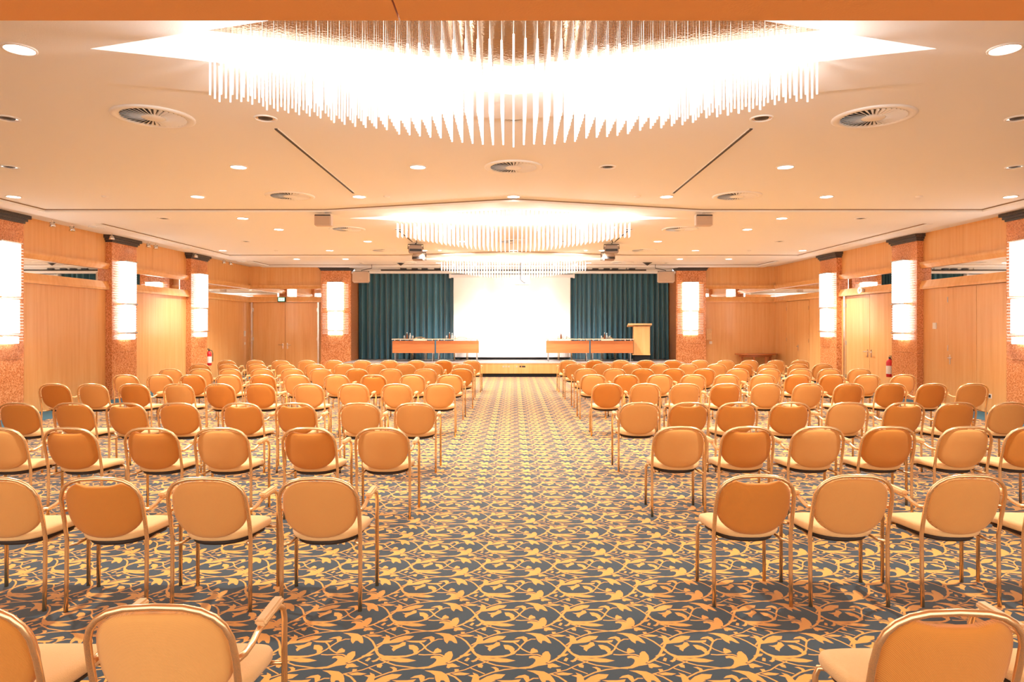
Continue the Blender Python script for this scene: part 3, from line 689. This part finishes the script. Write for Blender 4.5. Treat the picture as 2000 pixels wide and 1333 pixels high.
def plate(loc, rz, w_, h_, label, name='light_switch', cat='switch', m='white'):
    t = thing(name, label, cat, loc, rz)
    obj('plate', MB().box(-w_/2, w_/2, -.012, 0, -h_/2, h_/2, .003), M[m], t)
    obj('rocker' if cat == 'switch' else 'outlet', MB().box(-w_*.3, w_*.3, -.018, -.012, -h_*.3, h_*.3), M['white' if cat == 'switch' else 'dark'], t)
plate((XL+.02, 24.2, 1.45), PI/2, .16, .2, 'cream switch plate beside the left double doors, upper one')
plate((XL+.02, 24.2, 1.10), PI/2, .09, .09, 'small switch plate beside the left double doors, lower one')
plate((XR-.02, 15.28, 1.73), -PI/2, .14, .14, 'white square switch on the nearest right wall panel')
plate((XR-.02, 13.5, .34), -PI/2, .09, .09, 'wall socket low on the right wall, nearer one', 'wall_socket', 'socket')
plate((XR-.02, 13.7, .34), -PI/2, .13, .09, 'double wall socket low on the right wall, farther one', 'wall_socket', 'socket')
plate((7.1, YB-.02, 1.12), 0, .1, .1, 'small switch below the wooden box right of the stage')
t = thing('control_box', 'narrow wooden control box on the wall right of the stage', 'box', (7.0, YB-.02, 1.42), 0)
obj('case', MB().box(-.10, .11, -.11, 0, -.21, .21, .004), M['wood'], t)
obj('door', MB().box(-.09, .105, -.118, -.11, -.2, .2), M['arm'], t)

# ------------------------------------------------------------ chairs
def super_outline(hw, ht, hb, n, e_top=2.9, e_bot=2.25, cz=0):
    pts = []
    for k in range(n):
        a = 2*PI*k/n; c, s = math.cos(a), math.sin(a)
        e = e_top if s > 0 else e_bot; h = ht if s > 0 else hb
        pts.append((hw*math.copysign(abs(c)**(2/e), c), cz+h*math.copysign(abs(s)**(2/e), s)))
    return pts
def lean(z): return -.225 - .11*max(0, (z-.44)/.4)**1.25
def pad_back(dip):
    n = 40; out = super_outline(.223, .178, .185, n, 3.0, 2.3)
    mb = MB(); vs = []; rings = [(1, 0), (1.0, .010), (.965, .019), (.86, .026), (.6, .031), (.3, .033)]
    def P(x, z, off):
        zz = z+.632
        if dip and z > 0: zz -= .030*math.exp(-(x/.11)**6)*(z/.178)**2
        y = lean(zz)-.002+.035*(x/.223)**2*1.0
        return (x, y-off, zz)
    seq = [(s, -o) for s, o in rings[1:][::-1]]+[(1, 0)]+[(s, o) for s, o in rings[1:]]
    for s, o in seq:
        for x, z in out: vs.append(P(x*s, z*s, o))
    fs = []
    for i in range(len(seq)-1):
        for k in range(n): fs.append((i*n+k, i*n+(k+1) % n, (i+1)*n+(k+1) % n, (i+1)*n+k))
    fs += [tuple(range(n))[::-1], tuple(range((len(seq)-1)*n, len(seq)*n))]
    return mb.add(vs, fs, True)
def seat_pad(z0, z1, s0, n=36):
    out = super_outline(.232*s0, .225*s0, .235*s0, n, 3.6, 2.5)
    vs = []; zs = [(.9, z0), (.98, z0+.004), (1, z0+.016), (1, z1-.02), (.97, z1-.007), (.85, z1), (.4, z1+.003)]
    for s, z in zs:
        for x, y in out:
            yy = y*s; wav = .012*math.cos((yy+.05)*9)-.02*max(0, (yy-.12)/.1)**2*.6
            vs.append((x*s*(1+.06*yy/.23), yy+.015, z+wav))
    fs = []
    for i in range(len(zs)-1):
        for k in range(n): fs.append((i*n+k, i*n+(k+1) % n, (i+1)*n+(k+1) % n, (i+1)*n+k))
    fs += [tuple(range(n))[::-1], tuple(range((len(zs)-1)*n, len(zs)*n))]
    return MB().add(vs, fs, True)
TR = .0125
def back_frame():
    pts = [(-.238, -.235, 0), (-.238, -.228, .2), (-.238, lean(.44), .44), (-.238, lean(.55), .55), (-.238, lean(.63), .63)]
    for k in range(1, 12):
        a = PI-PI*k/12; c, s = math.cos(a), math.sin(a)
        x = .238*math.copysign(abs(c)**(2/2.9), c); z = .63+.2*abs(s)**(2/2.9); pts.append((x, lean(z), z))
    pts += [(-x, y, z) for x, y, z in pts[:5][::-1]]
    return MB().tube(pts, TR, 10)
CH = {}
CH['frame'] = back_frame().mesh('back_frame', M['brass'])
for k, (dp, m) in {'dip_dark': (1, 'fab_dark'), 'dip_light': (1, 'fab_light'), 'flat_dark': (0, 'fab_dark'), 'flat_light': (0, 'fab_light'), 'pale': (1, 'fab_spotlit')}.items():
    CH[k] = pad_back(dp).mesh('backrest', M[m])
CH['seat'] = seat_pad(.418, .475, 1).mesh('seat', M['seat'])
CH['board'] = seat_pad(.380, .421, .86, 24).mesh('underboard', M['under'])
CH['legL'] = MB().tube([(-.228, .19, 0), (-.226, .19, .36), (-.215, .185, .395), (-.18, .17, .40)], TR, 8).mesh('leg', M['brass'])
CH['legR'] = MB().tube([(.228, .19, 0), (.226, .19, .36), (.215, .185, .395), (.18, .17, .40)], TR, 8).mesh('leg', M['brass'])
CH['rail'] = MB().tube([(-.238, -.226, .40), (-.20, -.18, .40), (-.18, .17, .40)], .009, 6).mesh('seat_rail', M['brass'])
CH['railR'] = MB().tube([(.238, -.226, .40), (.20, -.18, .40), (.18, .17, .40)], .009, 6).mesh('seat_rail', M['brass'])
for s, nm in ((-1, 'L'), (1, 'R')):
    CH['armleg'+nm] = MB().tube([(s*.268, .17, 0), (s*.268, .17, .58), (s*.266, .155, .625), (s*.262, .115, .648), (s*.258, .06, .65), (s*.255, -.09, .645), (s*.252, -.15, .625), (s*.246, -.2, .615), (s*.238, lean(.62), .62)], TR, 8).mesh('arm_tube', M['brass'])
    CH['armrest'+nm] = MB().box(s*.259-.021, s*.259+.021, -.09, .13, .655, .682, .008).mesh('armrest', M['arm'])
    CH['armlink'+nm] = MB().tube([(s*.268, .17, .40), (s*.18, .17, .40)], .009, 6).mesh('seat_link', M['brass'])
FOOT = MB().lathe([(0, 0), (.015, 0), (.016, .012), (.0125, .014)], n=8).mesh('foot_cap', M['dark'])
def chair(x, y, style, arms, label, group, rz=0, z=0):
    t = thing('conference_chair', label, 'chair', (x, y, z), rz, group)
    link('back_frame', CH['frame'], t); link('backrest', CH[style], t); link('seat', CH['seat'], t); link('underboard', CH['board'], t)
    link('seat_rail', CH['rail'], t); link('seat_rail', CH['railR'], t)
    for s, nm in ((-1, 'L'), (1, 'R')):
        if arms:
            at_ = link('arm_tube', CH['armleg'+nm], t); link('armrest', CH['armrest'+nm], at_); link('seat_link', CH['armlink'+nm], t)
        else: link('leg', CH['leg'+nm], t)
    return t
F = 1333.33
# for each row: depth, then centre positions (m across at that depth / as seen from the aisle)
rows = [
 (2.30, 'L', [-60, 323], 'Df', '01'), (2.26, 'R', [1836, 2214], 'df', '01'),
 (4.15, 'L', [6, 204, 412, 625], 'fdff', '1111'), (4.22, 'R', [1470, 1660, 1877, 2082], 'dfff', '0111'),
 (6.12, 'L', [5, 145, 301, 436, 607, 748], 'fddfdf', '101111'), (6.19, 'R', [1327, 1456, 1592, 1731, 1878, 2009], 'FdfDfD', '011110'),
 (8.05, 'L', [41, 149, 252, 351, 476, 580, 702, 810], 'DDdDddff', '00001111'), (8.10, 'R', [1249, 1343, 1438, 1540, 1653, 1761, 1862, 1964], 'fdddfdDf', '10001110'),
 (10.65, 'L', [110, 185, 265, 352, 432, 510, 604, 691, 776, 858], 'DfDfDDfFFf', '1010010110'), (10.7, 'R', [1186, 1260, 1337, 1416, 1496, 1576, 1655, 1738, 1816, 1897], 'DfFdfFDDDf', '0101101011'),
 (12.6, 'L', [248, 314, 379, 447, 515, 580, 659, 731, 806, 878], 'FFDfDfFdFF', '0101101011'), (12.65, 'R', [1159, 1222, 1287, 1352, 1418, 1489, 1556, 1623, 1692, 1761], 'fDffFfDDFf', '1101010110'),
 (14.3, 'L', [335, 393, 452, 513, 573, 628, 698, 763, 831, 900], 'FfffFfDffD', '1011011010'), (14.35, 'R', [1144, 1200, 1255, 1315, 1375, 1440, 1501, 1561, 1618, 1677], 'fFDDDfFffF', '1010110101'),
 (16.05, 'L', [392, 448, 504, 560, 616, 672, 736, 792, 846, 904], 'fffFFfffFf', '0110110111'), (16.1, 'R', [1124, 1176, 1233, 1288, 1343, 1398, 1450, 1498, 1558, 1605], 'fFFfFfDfff', '1011010101'),
 (17.75, 'L', [445, 500, 550, 601, 653, 708, 760, 813, 866, 920], 'ffFFfFFfDF', '1101011011'), (17.8, 'R', [1110, 1162, 1212, 1261, 1313, 1365, 1415, 1462, 1514, 1561], 'fDfDDffFff', '1101101011'),
]
STY = {'f': 'flat_light', 'F': 'flat_light', 'd': 'dip_dark', 'D': 'flat_dark'}
rnd = random.Random(5)
rowno = {}
for k, (yy, side, xs, st_, arm) in enumerate(rows):
    r = k//2; n = len(xs)
    for i, px in enumerate(xs):
        x = (px-1003)/F*yy; fromaisle = (n-1-i) if side == 'L' else i
        look = {'f': 'pale tan', 'F': 'tan', 'd': 'ochre dented-top', 'D': 'ochre'}[st_[i]]
        armed = arm[i] == '1'
        lab = '%s padded chair %s, %s row from camera, %s block, %s from aisle' % (look, 'with armrests' if armed else 'without armrests', ORD[r], 'left' if side == 'L' else 'right', ORD[fromaisle])
        chair(x, yy+.235, STY[st_[i]], armed, lab, 'rows of padded chairs facing the stage', rz=rnd.uniform(-.025, .025) + (-.02 if side == 'R' else .02))
for x, nm in ((-3.42, 'outer left'), (-1.9, 'inner left'), (1.86, 'inner right'), (3.42, 'outer right')):
    chair(x, 24.58, 'pale', False, 'padded chair, painted pale as if spotlit, behind the %s stage table, facing the room' % nm, 'chairs behind the stage tables', rz=PI, z=.48)
